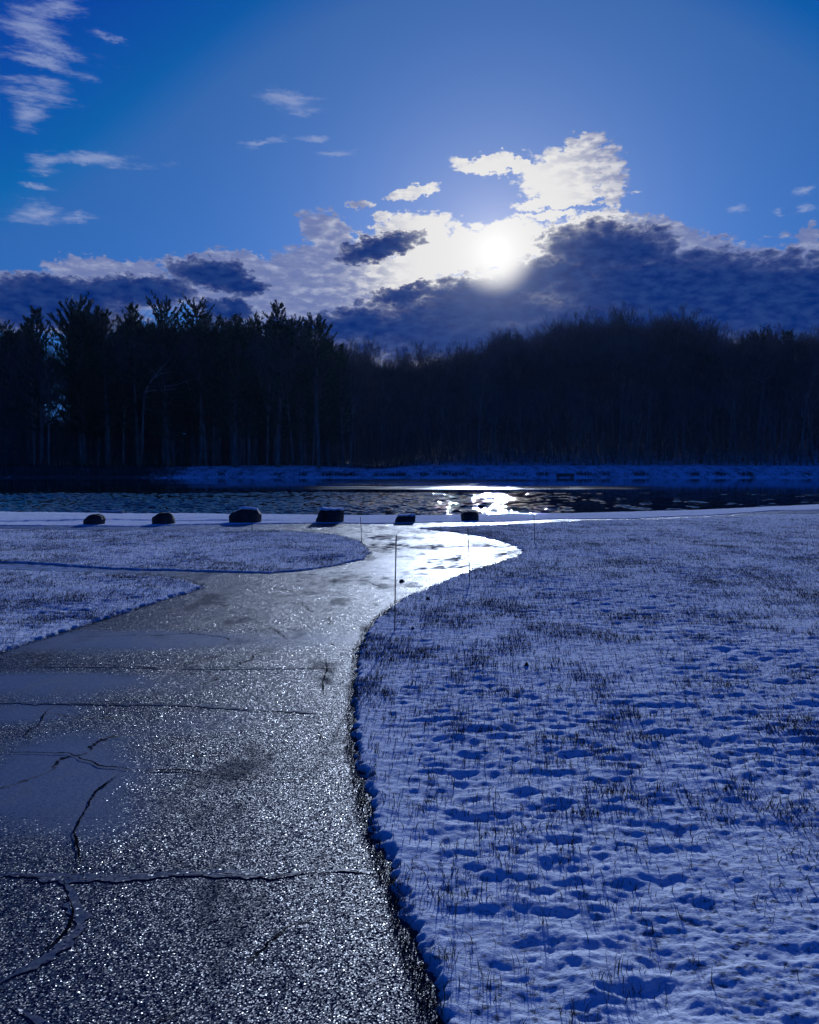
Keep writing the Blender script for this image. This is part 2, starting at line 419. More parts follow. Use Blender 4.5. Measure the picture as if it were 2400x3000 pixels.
SEALS = [([(-60, 2570), (63, 2570), (230, 2577), (400, 2572), (530, 2560), (640, 2563), (800, 2578), (920, 2556), (1000, 2555), (1110, 2560)], 0.038),
         ([(185, 2582), (222, 2640), (246, 2690), (225, 2730), (160, 2790), (63, 2850), (-40, 2900)], 0.042),
         ([(40, 2950), (90, 2980), (130, 3010), (150, 3060)], 0.04),
         ([(-100, 2060), (63, 2062), (300, 2062), (500, 2062), (640, 2072), (800, 2083), (1015, 2093)], 0.030),
         ([(63, 1956), (300, 1956), (500, 1960), (800, 1957), (1020, 1955)], 0.022)]
for k, (pts, w) in enumerate(SEALS): ribbon(pts, w, 0.0075, 1, 0.009, k + 1)
CRACKS = [([(-60, 2571), (63, 2572), (230, 2580), (400, 2574), (530, 2561), (640, 2564), (800, 2578), (920, 2557), (1000, 2556), (1100, 2560)], 0.003),
          ([(185, 2584), (200, 2635), (216, 2680), (200, 2725), (150, 2780), (63, 2840)], 0.005),
          ([(690, 1905), (626, 1928), (580, 1939), (533, 1949), (468, 1960)], 0.009),
          ([(162, 2069), (135, 2086), (116, 2123), (93, 2137), (74, 2155), (93, 2169), (60, 2185)], 0.007),
          ([(-40, 2208), (63, 2208), (200, 2210), (255, 2231), (290, 2246), (370, 2256), (440, 2262), (540, 2258), (620, 2276), (720, 2283), (800, 2290), (1020, 2286)], 0.007),
          ([(365, 2258), (310, 2301), (285, 2325), (268, 2350), (245, 2390), (225, 2415), (213, 2440), (222, 2470), (232, 2500), (235, 2530), (222, 2566)], 0.007),
          ([(486, 2233), (520, 2219), (600, 2213), (670, 2211), (800, 2200), (900, 2190)], 0.006),
          ([(63, 2063), (300, 2063), (500, 2063), (640, 2073), (800, 2084), (1010, 2094)], 0.005),
          ([(63, 1952), (300, 1953), (460, 1958), (800, 1955), (1020, 1956)], 0.006),
          ([(1040, 1683), (1090, 1679), (1160, 1682), (1230, 1680)], 0.008),
          ([(1085, 1660), (1130, 1668), (1150, 1672)], 0.008),
          ([(740, 1815), (790, 1836), (830, 1862), (850, 1880)], 0.008), ([(760, 1770), (860, 1768), (980, 1772)], 0.008),
          ([(900, 1820), (970, 1818), (1040, 1821), (1090, 1818)], 0.008), ([(820, 1735), (900, 1728), (990, 1738), (1020, 1750)], 0.006),
          ([(955, 1930), (960, 1960), (945, 2000), (950, 2040)], 0.006), ([(925, 2130), (940, 2160), (930, 2190)], 0.006),
          ([(1330, 1625), (1350, 1640), (1385, 1648)], 0.006), ([(1250, 1610), (1330, 1604), (1370, 1598)], 0.006), ([(1280, 1668), (1350, 1672), (1420, 1660)], 0.007)]
for k, (pts, w) in enumerate(CRACKS): ribbon(pts, w, 0.0105, 2, 0.010 if w > 0.006 else 0.005, k + 20)
me = np_mesh('path', np.vstack(V), np.vstack(Q), [M_ASPHALT, M_SEAL, M_CRACK], {k: np.concatenate(a) for k, a in AT.items()}, mat_index=np.concatenate(MI))
tag(link(bpy.data.objects.new('path', me)), 'wet cracked asphalt path glittering towards the sun', 'path', kind='structure')

# ------------------------------------------------------------------ far terrain
def far_shore(X): return 185 + 2.5 * perlin(X * 0.035, X * 0 + 3.3, 61) + 3.0 * sstep(-42, -56, X) * -1
def terrain(X, Y):
    yf = far_shore(X)
    bankh = 2.45 - 0.85 * np.exp(-((X + 8.3) / 7.5) ** 2) - 0.15 * sstep(-36, -50, X)
    d = Y - yf
    z = WATER + bankh * sstep(-2.5, 14.0, d) ** 0.8
    z = np.where(d < 0, np.maximum(WATER + d * 0.3, -2.5), z)
    hill = np.clip(Y - 218, 0, 110) * (0.02 + 0.14 * sstep(-14, 30, X))
    z = z + hill + 0.3 * perlin(X * 0.09, Y * 0.09, 62) * sstep(6, 20, d)
    near = base_z(X, Y) - 0.12
    return np.where(Y < 75, np.where(near > -2.5, near, -2.5), z)
def tz(x, y): return float(terrain(np.array([float(x)]), np.array([float(y)]))[0])

xs = np.concatenate([[-700, -450, -260], np.arange(-200, 201, 1.25), [260, 450, 700]])
ys = np.concatenate([[-450, -200, -60, -20], np.arange(-8, 62, 1.0), [66, 74, 90, 120, 150, 165], np.arange(174, 226, 0.8), np.arange(228, 342, 3.0), [400, 600, 950]])
Y, X = np.meshgrid(ys, xs, indexing='ij')
Z = terrain(X, Y)
me = np_mesh('ground', np.stack([X, Y, Z], -1).reshape(-1, 3), grid_quads(*X.shape), [M_BANK])
tag(link(bpy.data.objects.new('ground', me)), 'snow covered ground and far bank rising behind the water', 'ground', kind='structure')

# ------------------------------------------------------------------ water
ua = np.linspace(-0.62, 0.62, 620)
yw = np.concatenate([np.arange(36, 84, 0.07), 84 * (196 / 104) ** np.linspace(0, 1, 170)])
Y, U = np.meshgrid(yw, ua, indexing='ij'); X = U * (Y + 2)
def wband(y0, y1, px0, px1, soft=0.6):
    xa = (px0 - 1200) / F_PX * Y; xb = (px1 - 1200) / F_PX * Y
    yy = Y + 1.5 * perlin(X * 0.05, Y * 0.0 + 1.7, 71)
    return sstep(y0 - soft, y0 + soft, yy) * (1 - sstep(y1 - soft, y1 + soft, yy)) * sstep(-7, 2, X - xa) * sstep(-7, 2, xb - X)
def wy(py): return on_plane(1200, py, WATER).y
amp = 1 - sstep(wy(1449), wy(1438), Y + 2.5 * perlin(X * 0.09, Y * 0.07, 72))
amp = amp * (0.55 + 0.6 * sstep(-0.4, 0.4, perlin(X * 0.11, Y * 0.10, 73))) * (1 - 0.72 * sstep((1560 - 1200) / F_PX, (1760 - 1200) / F_PX, X / Y))
ruf = np.maximum.reduce([wband(wy(1412), wy(1405), 1080, 1520), wband(wy(1420), wy(1415.5), 1020, 1370), wband(wy(1434), wy(1424), 960, 1830), 0.5 * wband(wy(1424), wy(1419), 330, 560)])
ruf = np.clip(ruf * (0.75 + 0.4 * perlin(X * .3, Y * .5, 74)), 0, 1)
h = np.zeros_like(X)
wr = np.random.default_rng(9)
for k in range(26):
    lam = 0.30 * (1.3 / 0.30) ** wr.random(); th = wr.normal(0.2, 0.85); ph = wr.random() * 6.28
    kx, ky = math.sin(th) * 6.283 / lam, math.cos(th) * 6.283 / lam
    wx = 0.35 * perlin(X * 0.5, Y * 0.5, 80 + k)
    h += 0.0105 * lam * np.sin(kx * X + ky * Y + ph + 3.0 * wx)
gust = sstep(0.05, 0.75, perlin(X * 0.8, Y * 0.30, 79) + 0.5 * perlin(X * 0.21, Y * 0.10, 78))
h *= 1.05 + sstep(-0.01, 0.06, X / Y) * (2.2 * gust - 0.62)
h += 0.020 * perlin(X * 1.6, Y * 2.2, 75) + 0.010 * perlin(X * 3.4, Y * 4.5, 76)
Z = WATER + h * amp * 0.85 + 0.0006 * perlin(X * 0.6, Y * 0.9, 77)
me = np_mesh('water', np.stack([X, Y, Z], -1).reshape(-1, 3), grid_quads(*X.shape), [M_WATER], {'ruffle': ruf.ravel()})
tag(link(bpy.data.objects.new('water', me)), 'dark rippled pond glittering under the low sun', 'water', kind='structure')

# ------------------------------------------------------------------ grass stuff
def blades(P, Hh, Wd, lean, dirs):
    """ribbons: 2 segments; P (n,3)"""
    n = len(P)
    side = np.stack([np.cos(dirs), np.sin(dirs), np.zeros(n)], -1)
    ld = rng.random(n) * 6.283
    lv = np.stack([np.cos(ld) * lean, np.sin(ld) * lean, np.zeros(n)], -1)
    up = np.array([0, 0, 1.0])
    m = P + up * (Hh * 0.55)[:, None] + lv * (Hh * 0.35)[:, None]
    t = P + up * (Hh * (1 - 0.25 * lean))[:, None] + lv * Hh[:, None]
    w = (Wd / 2)[:, None] * side
    verts = np.stack([P - w, P + w, m + w * 0.75, m - w * 0.75, t + w * 0.2, t - w * 0.2], 1).reshape(-1, 3)
    b = np.arange(n)[:, None] * 6
    q = np.concatenate([b + np.array([0, 1, 2, 3]), b + np.array([3, 2, 4, 5])], 0)
    return verts, q

def scatter(n, y0, y1, u, power):
    yy = (y0 ** (1 - power) + rng.random(n) * (y1 ** (1 - power) - y0 ** (1 - power))) ** (1 / (1 - power)) if power != 1 else y0 * (y1 / y0) ** rng.random(n)
    xx = (rng.random(n) * 2 - 1) * u * (yy + 0.6)
    return xx, yy
V, Q, nv = [], [], 0
def add(vq):
    global nv
    V.append(vq[0]); Q.append(vq[1] + nv); nv += len(vq[0])
# mid-distance stubble
xx, yy = scatter(800000, 3.2, 28, 0.60, 0.6)
sd = snow_sd(xx, yy)
cl = perlin(xx * 1.3, yy * 1.1, 91) + 0.6 * perlin(xx * 4.5, yy * 4.5, 92) + 0.5 * perlin(xx * 0.35, yy * 0.3, 93)
nearfade = sstep(3.0, 6.5, yy)
ok = (sd > 0.02) & (rng.random(len(xx)) < (0.11 + 0.75 * sstep(-0.05, 0.8, cl)) * (0.09 + 0.62 * nearfade)) & (yy < shore_far_y(xx) - 0.5)
xx, yy, sd = xx[ok], yy[ok], sd[ok]
zz, _, _ = snow_height(xx, yy, sd)
n = len(xx); print('stubble', n)
add(blades(np.stack([xx, yy, zz - 0.006], -1), rng.uniform(0.015, 0.055, n) * (0.7 + 0.6 * rng.random(n)), rng.uniform(0.0026, 0.0055, n), rng.uniform(0.05, 0.9, n), rng.uniform(-0.7, 0.7, n)))
# distant turf: seen at a flat angle the tips hide much of the snow
xx, yy = scatter(520000, 9.5, 30, 0.58, 0.0)
sd = snow_sd(xx, yy)
cl = perlin(xx * 0.9, yy * 0.7, 97) + 0.7 * perlin(xx * 3.1, yy * 2.6, 98) + 0.5 * perlin(xx * 0.22, yy * 0.2, 99)
ok = (sd > 0.02) & (rng.random(len(xx)) < (0.16 + 0.7 * sstep(-0.2, 0.9, cl))) & (yy < shore_far_y(xx) - 0.3)
xx, yy, sd = xx[ok], yy[ok], sd[ok]
zz, _, _ = snow_height(xx, yy, sd)
n = len(xx); print('far turf', n)
add(blades(np.stack([xx, yy, zz - 0.006], -1), rng.uniform(0.012, 0.045, n), rng.uniform(0.003, 0.007, n), rng.uniform(0.1, 0.9, n), rng.uniform(-0.7, 0.7, n)))
# fringe hanging at the pavement edge
xx, yy = scatter(620000, 1.8, 26, 0.60, 0.3)
sd = snow_sd(xx, yy)
ok = (sd > -0.015) & (sd < 0.05) & (yy < 24)
xx, yy, sd = xx[ok], yy[ok], sd[ok]
zz, _, _ = snow_height(xx, yy, sd); zz = np.maximum(zz, base_z(xx, yy))
n = len(xx); print('fringe', n)
add(blades(np.stack([xx, yy, zz - 0.004], -1), rng.uniform(0.015, 0.05, n), rng.uniform(0.0022, 0.0042, n), rng.uniform(0.3, 1.1, n), rng.uniform(-1.2, 1.2, n)))
# near sprigs: clumps of forked dry stems
xx, yy = scatter(2600, 2.0, 7.5, 0.56, 0.3)
sd = snow_sd(xx, yy)
cl = perlin(xx * 0.9, yy * 0.9, 95)
ok = (sd > 0.06) & (rng.random(len(xx)) < 0.10 + 0.5 * sstep(-0.1, 0.6, cl))
xx, yy = xx[ok], yy[ok]
for x, y in zip(xx, yy):
    k = int(rng.integers(2, 9))
    r = rng.uniform(0.004, 0.05)
    px = x + rng.normal(0, r, k); py = y + rng.normal(0, r, k)
    s = snow_sd(px, py); pz, _, _ = snow_height(px, py, s)
    hh = rng.uniform(0.02, 0.085, k) * (1.3 if rng.random() < 0.25 else 0.8)
    add(blades(np.stack([px, py, pz - 0.008], -1), hh, rng.uniform(0.0018, 0.0036, k), rng.uniform(0.1, 0.8, k), rng.uniform(-0.8, 0.8, k)))
    if rng.random() < 0.5:   # side shoots
        k2 = k
        add(blades(np.stack([px, py, pz + hh * 0.4], -1), hh * 0.5, np.full(k2, 0.0016), rng.uniform(0.6, 1.3, k2), rng.uniform(-0.8, 0.8, k2)))
me = np_mesh('dead_grass', np.vstack(V), np.vstack(Q), [M_GRASS], smooth=False)
tag(link(bpy.data.objects.new('dead_grass', me)), 'thin dead grass blades poking up through the snow', 'grass', kind='stuff')

# reeds and weeds along the far waterline
V, Q, nv = [], [], 0
n = 11000
xx = rng.uniform(-105, 105, n); yf = far_shore(xx)
d = np.abs(rng.normal(1.0, 1.3, n)); left = xx < -48
d = np.where(left & (rng.random(n) < 0.8), rng.uniform(0, 15, n), d)
cl = perlin(xx * 0.26, xx * 0 + 2.2, 96)
ok = left | (rng.random(n) < sstep(-0.15, 0.45, cl) * 0.9 + 0.06)
xx, d = xx[ok], d[ok]; yy = far_shore(xx) + d
zz = terrain(xx, yy)
n = len(xx)
add(blades(np.stack([xx, yy, zz - 0.05], -1), rng.uniform(0.3, 0.9, n) * np.where(xx < -48, 1.2, 1.0), rng.uniform(0.04, 0.11, n), rng.uniform(0.1, 0.6, n), rng.uniform(-0.8, 0.8, n)))
me = np_mesh('bank_weeds', np.vstack(V), np.vstack(Q), [M_GRASS], smooth=False)
tag(link(bpy.data.objects.new('bank_weeds', me)), 'dark dead weeds fringing the far waterline', 'weeds', kind='stuff')

# ------------------------------------------------------------------ boulders
def pnoise3(p, s): 
    from mathutils import noise
    return noise.noise(Vector(p) * s)

def blob_mesh(prof, depth, seed, rough=0.10, nu=40, nv_=22, flat=0.25):
    """rounded rock whose front outline follows prof = [(x,z)...] upper silhouette (left to right), base at 0"""
    px_ = np.array([q[0] for q in prof]); pz_ = np.array([q[1] for q in prof])
    verts, faces = [], []
    w0, w1 = px_[0], px_[-1]; cx, hw = (w0 + w1) / 2, (w1 - w0) / 2
    for j in range(nv_ + 1):
        v = j / nv_
        for i in range(nu):
            a = 2 * math.pi * i / nu
            ca, sa = math.cos(a), math.sin(a)
            e = 0.80
            sx = math.copysign(abs(ca) ** e, ca); sy = math.copysign(abs(sa) ** e, sa)
            rad = math.cos(v * math.pi / 2) ** 0.8 if v < 1 else 0
            x = cx + hw * rad * sx
            y = depth * rad * sy
            edge = max(0.0, 1 - (rad * max(abs(sy), 0.0)) ** 4) ** 0.5
            z = -0.10 + (np.interp(x, px_, pz_) + 0.10) * edge * (1 if rad < 0.999 else 0)
            n1 = pnoise3((x + seed * 7.1, y, z), 3.2) * rough + pnoise3((x, y + seed * 3.3, z), 8) * rough * 0.35
            verts.append((x + n1 * sx * 0.6, y + n1 * sy, z + n1 * 0.4 * v))
    for j in range(nv_):
        for i in range(nu):
            faces.append((j * nu + i, j * nu + (i + 1) % nu, (j + 1) * nu + (i + 1) % nu, (j + 1) * nu + i))
    return verts, faces

BOULDERS = [
    # px x0, x1, ybase, profile as px (x,y), depth m, label
    ([(249, 1537), (251, 1525), (258, 1516), (270, 1511), (286, 1511), (297, 1516), (305, 1525), (306, 1537)], .26, 'low smooth round boulder, farthest left of the six boulders along the shore path'),
    ([(452, 1535), (455, 1521), (463, 1509), (478, 1506), (497, 1506), (507, 1513), (513, 1526), (513, 1534)], .28, 'second boulder from the left in the shore row, snowless with a gleaming right shoulder'),
    ([(675, 1531), (677, 1515), (684, 1506), (693, 1502), (704, 1492), (715, 1489), (738, 1492), (755, 1497), (763, 1510), (764, 1531)], .42, 'widest boulder in the shore row, two humps with a crust of snow on its crown'),
    ([(927, 1532), (931, 1519), (936, 1508), (941, 1496), (946, 1491), (975, 1494), (1003, 1496), (1005, 1510), (1004, 1530)], .40, 'tall wedge shaped boulder with sloping left face and flat snowy top'),
    ([(1161, 1532), (1162, 1517), (1168, 1513), (1190, 1515), (1208, 1513), (1214, 1512), (1217, 1519), (1216, 1531)], .26, 'low flat slab boulder with a dip along its top edge, beside the path bend'),
    ([(1353, 1525), (1354, 1511), (1362, 1503), (1376, 1501), (1392, 1502), (1400, 1508), (1404, 1516), (1402, 1525)], .26, 'small boulder standing in front of the brightest sun glitter, farthest right in the row'),
]
for k, (prof, dep, lab) in enumerate(BOULDERS):
    xb = (prof[0][0] + prof[-1][0]) / 2; yb = max(p[1] for p in prof)
    g = on_plane(xb, yb + 1); Yc = max(g.y + dep * 0.9, float(shore_far_y(np.array([g.x]))[0]) + dep)
    base = float(base_z(np.array([g.x]), np.array([Yc]))[0])
    c = at_depth(xb, yb, Yc)
    sc = Yc / F_PX
    pr = [((p[0] - xb) * sc, (yb - p[1]) * sc + 0.02 + (c.z - base)) for p in prof]
    root = link(bpy.data.objects.new('boulder', None)); root.location = (c.x, Yc, base + 0.02)
    tag(root, lab, 'boulder', 'boulders along the shore path')
    v, f = blob_mesh(pr, dep, k + 1, 0.13)
    mesh_obj('rock', v, f, M_ROCK, root)
    if k in (2, 3, 4):
        # thin crust of snow lying on the crown
        vv, ff, used = [], [], {}
        vn = np.array(v); zmax = vn[:, 2].max()
        for face in f:
            cz = vn[list(face)].mean(0)
            thr = {2: .84, 3: .82, 4: .80}[k]
            if cz[2] > zmax * (thr + 0.10 * pnoise3((cz[0], cz[1], k), 6)):
                idx = []
                for q in face:
                    if q not in used:
                        used[q] = len(vv); p = vn[q]; vv.append((p[0], p[1], p[2] + 0.018))
                    idx.append(used[q])
                ff.append(idx)
        cap = mesh_obj('snow_cap', vv, ff, M_SNOWCAP, root)
        md = cap.modifiers.new('thick', 'SOLIDIFY'); md.thickness = 0.03; md.offset = -0.2

def tube(pts, radii, sides=7):
    verts, faces = [], []
    for i, p in enumerate(pts):
        p = Vector(p)
        d = (Vector(pts[min(i + 1, len(pts) - 1)]) - Vector(pts[max(i - 1, 0)])).normalized()
        a = d.orthogonal().normalized(); b = d.cross(a)
        for k in range(sides):
            t = 2 * math.pi * k / sides
            verts.append(tuple(p + (a * math.cos(t) + b * math.sin(t)) * radii[i]))
    for i in range(len(pts) - 1):
        for k in range(sides):
            faces.append((i * sides + k, i * sides + (k + 1) % sides, (i + 1) * sides + (k + 1) % sides, (i + 1) * sides + k))
    faces.append(tuple(range(sides))[::-1]); faces.append(tuple((len(pts) - 1) * sides + k for k in range(sides)))
    return verts, faces

# log at the water's edge
g = on_plane(333, 1508, WATER + 0.02)
Yl = g.y; sc = Yl / F_PX
pts = [(-34 * sc, 0, .10), (-31 * sc, 0, .07), (-15 * sc, .02, .05), (0, 0, .04), (16 * sc, 0, .05), (30 * sc, -.02, .08), (34 * sc, -.02, .12)]
lg = link(bpy.data.objects.new('log', None)); lg.location = (g.x, Yl - 0.2, WATER + 0.06)
tag(lg, 'dark fallen log lying at the water edge behind the leftmost boulder', 'log')
v, f = tube(pts, [.05, .07, .08, .085, .08, .07, .05], 10); mesh_obj('trunk', v, f, M_BARK, lg)
v, f = tube([(p[0] * .9, p[1], p[2] + .075) for p in pts[1:-1]], [.02, .035, .04, .035, .02], 8); mesh_obj('snow_crust', v, f, M_SNOWCAP, lg)

# ------------------------------------------------------------------ marker stakes
STAKES = [((1161, 1565), (1156, 1853), 'nearest and tallest dark marker stake, at the right edge of the path'),
          ((1371, 1545), (1377, 1712), 'thin marker stake on the right lawn edge where the path narrows to its bright bend'),
          ((1056, 1514), (1061, 1592), 'short marker stake at the rounded end of the left snow patch, inside the bend'),
          ((1565, 1510), (1567, 1596), 'far marker stake standing alone on the right lawn beyond the path tip'),
          ((738, 1528), (739, 1557), 'tiny far marker stake beside the shore path in front of the widest boulder')]
for top, bot, lab in STAKES:
    b = on_plane(*bot); t = at_depth(top[0], top[1], b.y - 0.02)
    z0 = float(base_z(np.array([b.x]), np.array([b.y]))[0])
    root = link(bpy.data.objects.new('marker_stake', None)); root.location = (b.x, b.y, z0)
    tag(root, lab, 'stake', 'marker stakes along the path')
    d = t - Vector((b.x, b.y, z0)); rr = 0.0052 + 0.00008 * b.y
    v, f = tube([(0, 0, -0.1), d * 0.5, d * 0.985, d], [rr, rr, rr, rr * .4], 8); mesh_obj('rod', v, f, M_STAKE, root)
    v, f = tube([d * 0.90, d * 0.945], [rr * 1.12, rr * 1.12], 8); mesh_obj('reflective_band', v, f, M_STAKE, root)

# small debris on the path and clods on the snow
def clod(name, px, py, w, h, mat, label, cat):
    b = on_plane(px, py); v, f = blob_mesh([(-w, 0), (-w * .6, h * .7), (0, h), (w * .5, h * .6), (w, 0)], w * .7, px * 0.01, 0.02, 14, 8)
    z = float(snow_height(np.array([b.x]), np.array([b.y]), snow_sd(np.array([b.x]), np.array([b.y])))[0][0])
    z = max(z, float(base_z(np.array([b.x]), np.array([b.y]))[0]))
    o = mesh_obj(name, v, f, mat); o.location = (b.x, b.y, z - 0.005)
    tag(o, label, cat)
clod('clod', 1178, 1707, .045, .045, M_ROCK, 'small dark lump lying on the bright path beyond the nearest stake', 'clod')
clod('clod', 1210, 1851, .030, .030, M_ROCK, 'small dark clod on the snow just right of the nearest stake', 'clod')
clod('clod', 1543, 1964, .022, .036, M_GRASS, 'pointed dark turf clod standing out on the right lawn', 'clod')
clod('clod', 1254, 1762, .035, .04, M_GRASS, 'dark turf clod on the lawn rim between the two nearest stakes', 'clod')

# weed clumps at the near waterline
def weed(px, py, w, h, label):
    b = on_plane(px, py, WATER + .05); k = 90
    pp = np.stack([np.clip(rng.normal(0, w * .28, k), -w * .6, w * .6), rng.normal(0, .08, k), np.full(k, -0.05)], -1)
    v, q = blades(pp, rng.uniform(.4, 1, k) * h, rng.uniform(.008, .02, k), rng.uniform(.1, .8, k), rng.uniform(-.8, .8, k))
    me = np_mesh('weed_clump', v, q, [M_GRASS], smooth=False)
    o = link(bpy.data.objects.new('weed_clump', me)); o.location = (b.x, b.y - .3, WATER + 0.05)
    tag(o, label, 'weeds', 'weed clumps on the near waterline')
weed(1142, 1509, .35, .45, 'tall reddish weed clump at the waterline behind the low slab boulder')
weed(1215, 1511, .45, .30, 'low spreading weed clump at the waterline right of the low slab boulder')
weed(1020, 1511, .40, .22, 'low weed clump at the waterline just right of the wedge shaped boulder')
weed(1055, 1511, .20, .30, 'narrow weed clump at the waterline behind the short stake in the bend')
weed(925, 1511, .35, .24, 'weed clump at the waterline just left of the wedge shaped boulder')

# ------------------------------------------------------------------ trees
class MB:
    def __init__(s): s.v, s.f = [], []
    def tube(s, pts, radii, sides=5):
        v, f = tube(pts, radii, sides); o = len(s.v)
        s.v += v; s.f += [tuple(i + o for i in q) for q in f]
    def tri(s, a, b, c):
        o = len(s.v); s.v += [tuple(a), tuple(b), tuple(c)]; s.f.append((o, o + 1, o + 2))
    def quad(s, a, b, c, d):
        o = len(s.v); s.v += [tuple(a), tuple(b), tuple(c), tuple(d)]; s.f.append((o, o + 1, o + 2, o + 3))
    def mesh(s, name, mat, smooth=True):
        me = bpy.data.meshes.new(name); me.from_pydata(s.v, [], s.f)
        if smooth: me.shade_smooth()
        me.materials.append(mat); return me

def rv(r, s=1.0): return Vector((r.uniform(-s, s), r.uniform(-s, s), r.uniform(-s, s)))

def pine(seed, H=20.0, bare=0.22, wid=4.2, flat_top=False, gaps=0.12):
    r = random.Random(seed); tr, cr = MB(), MB()
    lean = Vector((r.uniform(-.25, .25), r.uniform(-.25, .25), 0))
    def axis(t): return Vector((0, 0, H * t)) + lean * (t * t * 2) + Vector((math.sin(t * 7 + seed), math.cos(t * 5 + seed), 0)) * 0.12
    ts = [i / 12 for i in range(13)]
    tr.tube([axis(t) for t in ts], [0.27 * (1 - t) ** 0.8 + 0.03 for t in ts], 7)
    for k in range(10):     # dead stubs low down
        t = r.uniform(.10, bare + .05); a = r.uniform(0, 6.28); L = r.uniform(.5, 1.8)
        p = axis(t); q = p + Vector((math.cos(a), math.sin(a), r.uniform(-.15, .3))) * L
        tr.tube([p, q], [.035, .01], 3)
    t = bare
    while t < 0.985:
        nb = r.randint(4, 6); a0 = r.uniform(0, 6.28)
        u = (t - bare) / (1 - bare)
        prof = (0.62 + 0.9 * u) if u < .35 else (0.95 - ((u - .35) / .65) ** 1.15 * (0.60 if flat_top else 0.82))
        for b in range(nb):
            if r.random() < gaps: continue
            a = a0 + b * 6.283 / nb + r.uniform(-.35, .35)
            L = wid * prof * r.uniform(.55, 1.15)
            up = 0.05 + 0.55 * u + r.uniform(-.08, .15)
            d = Vector((math.cos(a), math.sin(a), up)).normalized()
            p = axis(t); pts = [p]
            for s in range(1, 5):
                f = s / 4
                pts.append(p + d * (L * f) + Vector((0, 0, (0.30 + .35 * u) * L * f * f * 0.7)) + rv(r, .06))
            tr.tube(pts, [.07 * (1 - u * .5), .05, .035, .022, .01], 3)
            nt = max(4, int(L * 4.2))
            for s in range(nt):
                f = 0.28 + 0.74 * (s + r.random()) / nt
                i = min(3, int(f * 4)); g = min(f * 4 - i, 1.2)
                c = pts[i].lerp(pts[i + 1], g) + rv(r, .13) * (1.2 - .4 * f)
                for w in range(5):
                    dd = (d * r.uniform(.3, .9) + rv(r, .42) + Vector((0, 0, r.uniform(.3, .9)))).normalized()
                    l = r.uniform(.40, .85); sd_ = dd.cross(rv(r)).normalized() * r.uniform(.045, .085)
                    cr.quad(c - sd_ * .6, c + sd_ * .6, c + dd * l * .7 + sd_, c + dd * l * .75 - sd_ * .7)
        t += r.uniform(.036, .056) * (1.0 if u < .7 else .75)
    for w in range(26):
        c = axis(r.uniform(.93, 1.0)); dd = (rv(r, .5) + Vector((0, 0, 1))).normalized(); sd_ = dd.cross(rv(r)).normalized() * .06
        cr.quad(c - sd_, c + sd_, c + dd * .5 + sd_ * .6, c + dd * .5 - sd_ * .6)
    return tr.mesh('trunk', M_PINEBARK), cr.mesh('crown', M_NEEDLE, False)

def bare_tree(seed, H=19.0, spread=0.55, fork=0.42, trunk_r=0.22, twigs=1.0, bark=None, twigm=None, tw=0.028):
    r = random.Random(seed); tr, cr = MB(), MB()
    def grow(p, d, L, rad, lvl):
        n = 4; pts = [p]; dd = d.copy()
        for i in range(n):
            dd = (dd + rv(r, .16 if lvl else .05) + Vector((0, 0, .10 if lvl else 0.02))).normalized()
            pts.append(pts[-1] + dd * (L / n))
        rr = [rad * (1 - .62 * i / n) for i in range(n + 1)]
        if lvl <= 2: tr.tube(pts, rr, 6 if lvl == 0 else (4 if lvl == 1 else 3))
        else:
            for i in range(n):
                e = (pts[i + 1] - pts[i]); s = e.cross(rv(r)).normalized() * max(rr[i], .012)
                cr.quad(pts[i] - s, pts[i] + s, pts[i + 1] + s * .7, pts[i + 1] - s * .7)
        if lvl >= 4:
            for k in range(int(4 * twigs)):
                i = r.randint(1, n); q = pts[i]
                t = (dd + rv(r, .9) + Vector((0, 0, .3))).normalized(); l = r.uniform(.4, 1.0); s = t.cross(rv(r)).normalized() * tw * .5
                cr.tri(q - s, q + s, q + t * l)
            return
        nb = {0: r.randint(9, 12), 1: r.randint(5, 7), 2: r.randint(4, 5), 3: r.randint(3, 4)}[lvl]
        for k in range(nb):
            f = r.uniform(fork, 1.0) if lvl == 0 else r.uniform(.3, 1.0)
            i = min(n - 1, int(f * n)); q = pts[i].lerp(pts[i + 1], f * n - i)
            ax = (pts[i + 1] - pts[i]).normalized()
            perp = ax.orthogonal().normalized(); perp.rotate(Matrix.Rotation(r.uniform(0, 6.283), 3, ax))
            sp = spread * r.uniform(.6, 1.35)
            nd = (ax * math.cos(sp) + perp * math.sin(sp) + Vector((0, 0, .12))).normalized()
            grow(q, nd, L * (r.uniform(.30, .48) if lvl == 0 else r.uniform(.45, .68)), rr[i] * r.uniform(.38, .58), lvl + 1)
        if lvl == 0:
            for k in range(2): grow(pts[-1], (dd + rv(r, .35)).normalized(), L * .33, rr[-1] * .8, 1)
    grow(Vector((0, 0, -.2)), Vector((r.uniform(-.05, .05), r.uniform(-.05, .05), 1)).normalized(), H * .74, trunk_r, 0)
    zmax = max(max(v[2] for v in cr.v), 1)
    s = H / zmax
    tr.v = [(a * s, b * s, c * s) for a, b, c in tr.v]; cr.v = [(a * s, b * s, c * s) for a, b, c in cr.v]
    return tr.mesh('trunk', bark or M_BARK), cr.mesh('crown', twigm or M_TWIG, False)

PINES = [pine(1), pine(2, wid=3.9, bare=.28, gaps=.12), pine(3, wid=4.8, flat_top=True), pine(5, wid=3.5, bare=.2, gaps=.06), pine(8, wid=4.3, flat_top=True, gaps=.18, bare=.3)]
BARES = [bare_tree(11), bare_tree(12, spread=.42), bare_tree(13, spread=.65, fork=.35), bare_tree(14, spread=.5, fork=.5, trunk_r=.17), bare_tree(17, spread=.38, fork=.3, trunk_r=.15)]
print('tree faces', [len(c.polygons) for _, c in PINES + BARES])

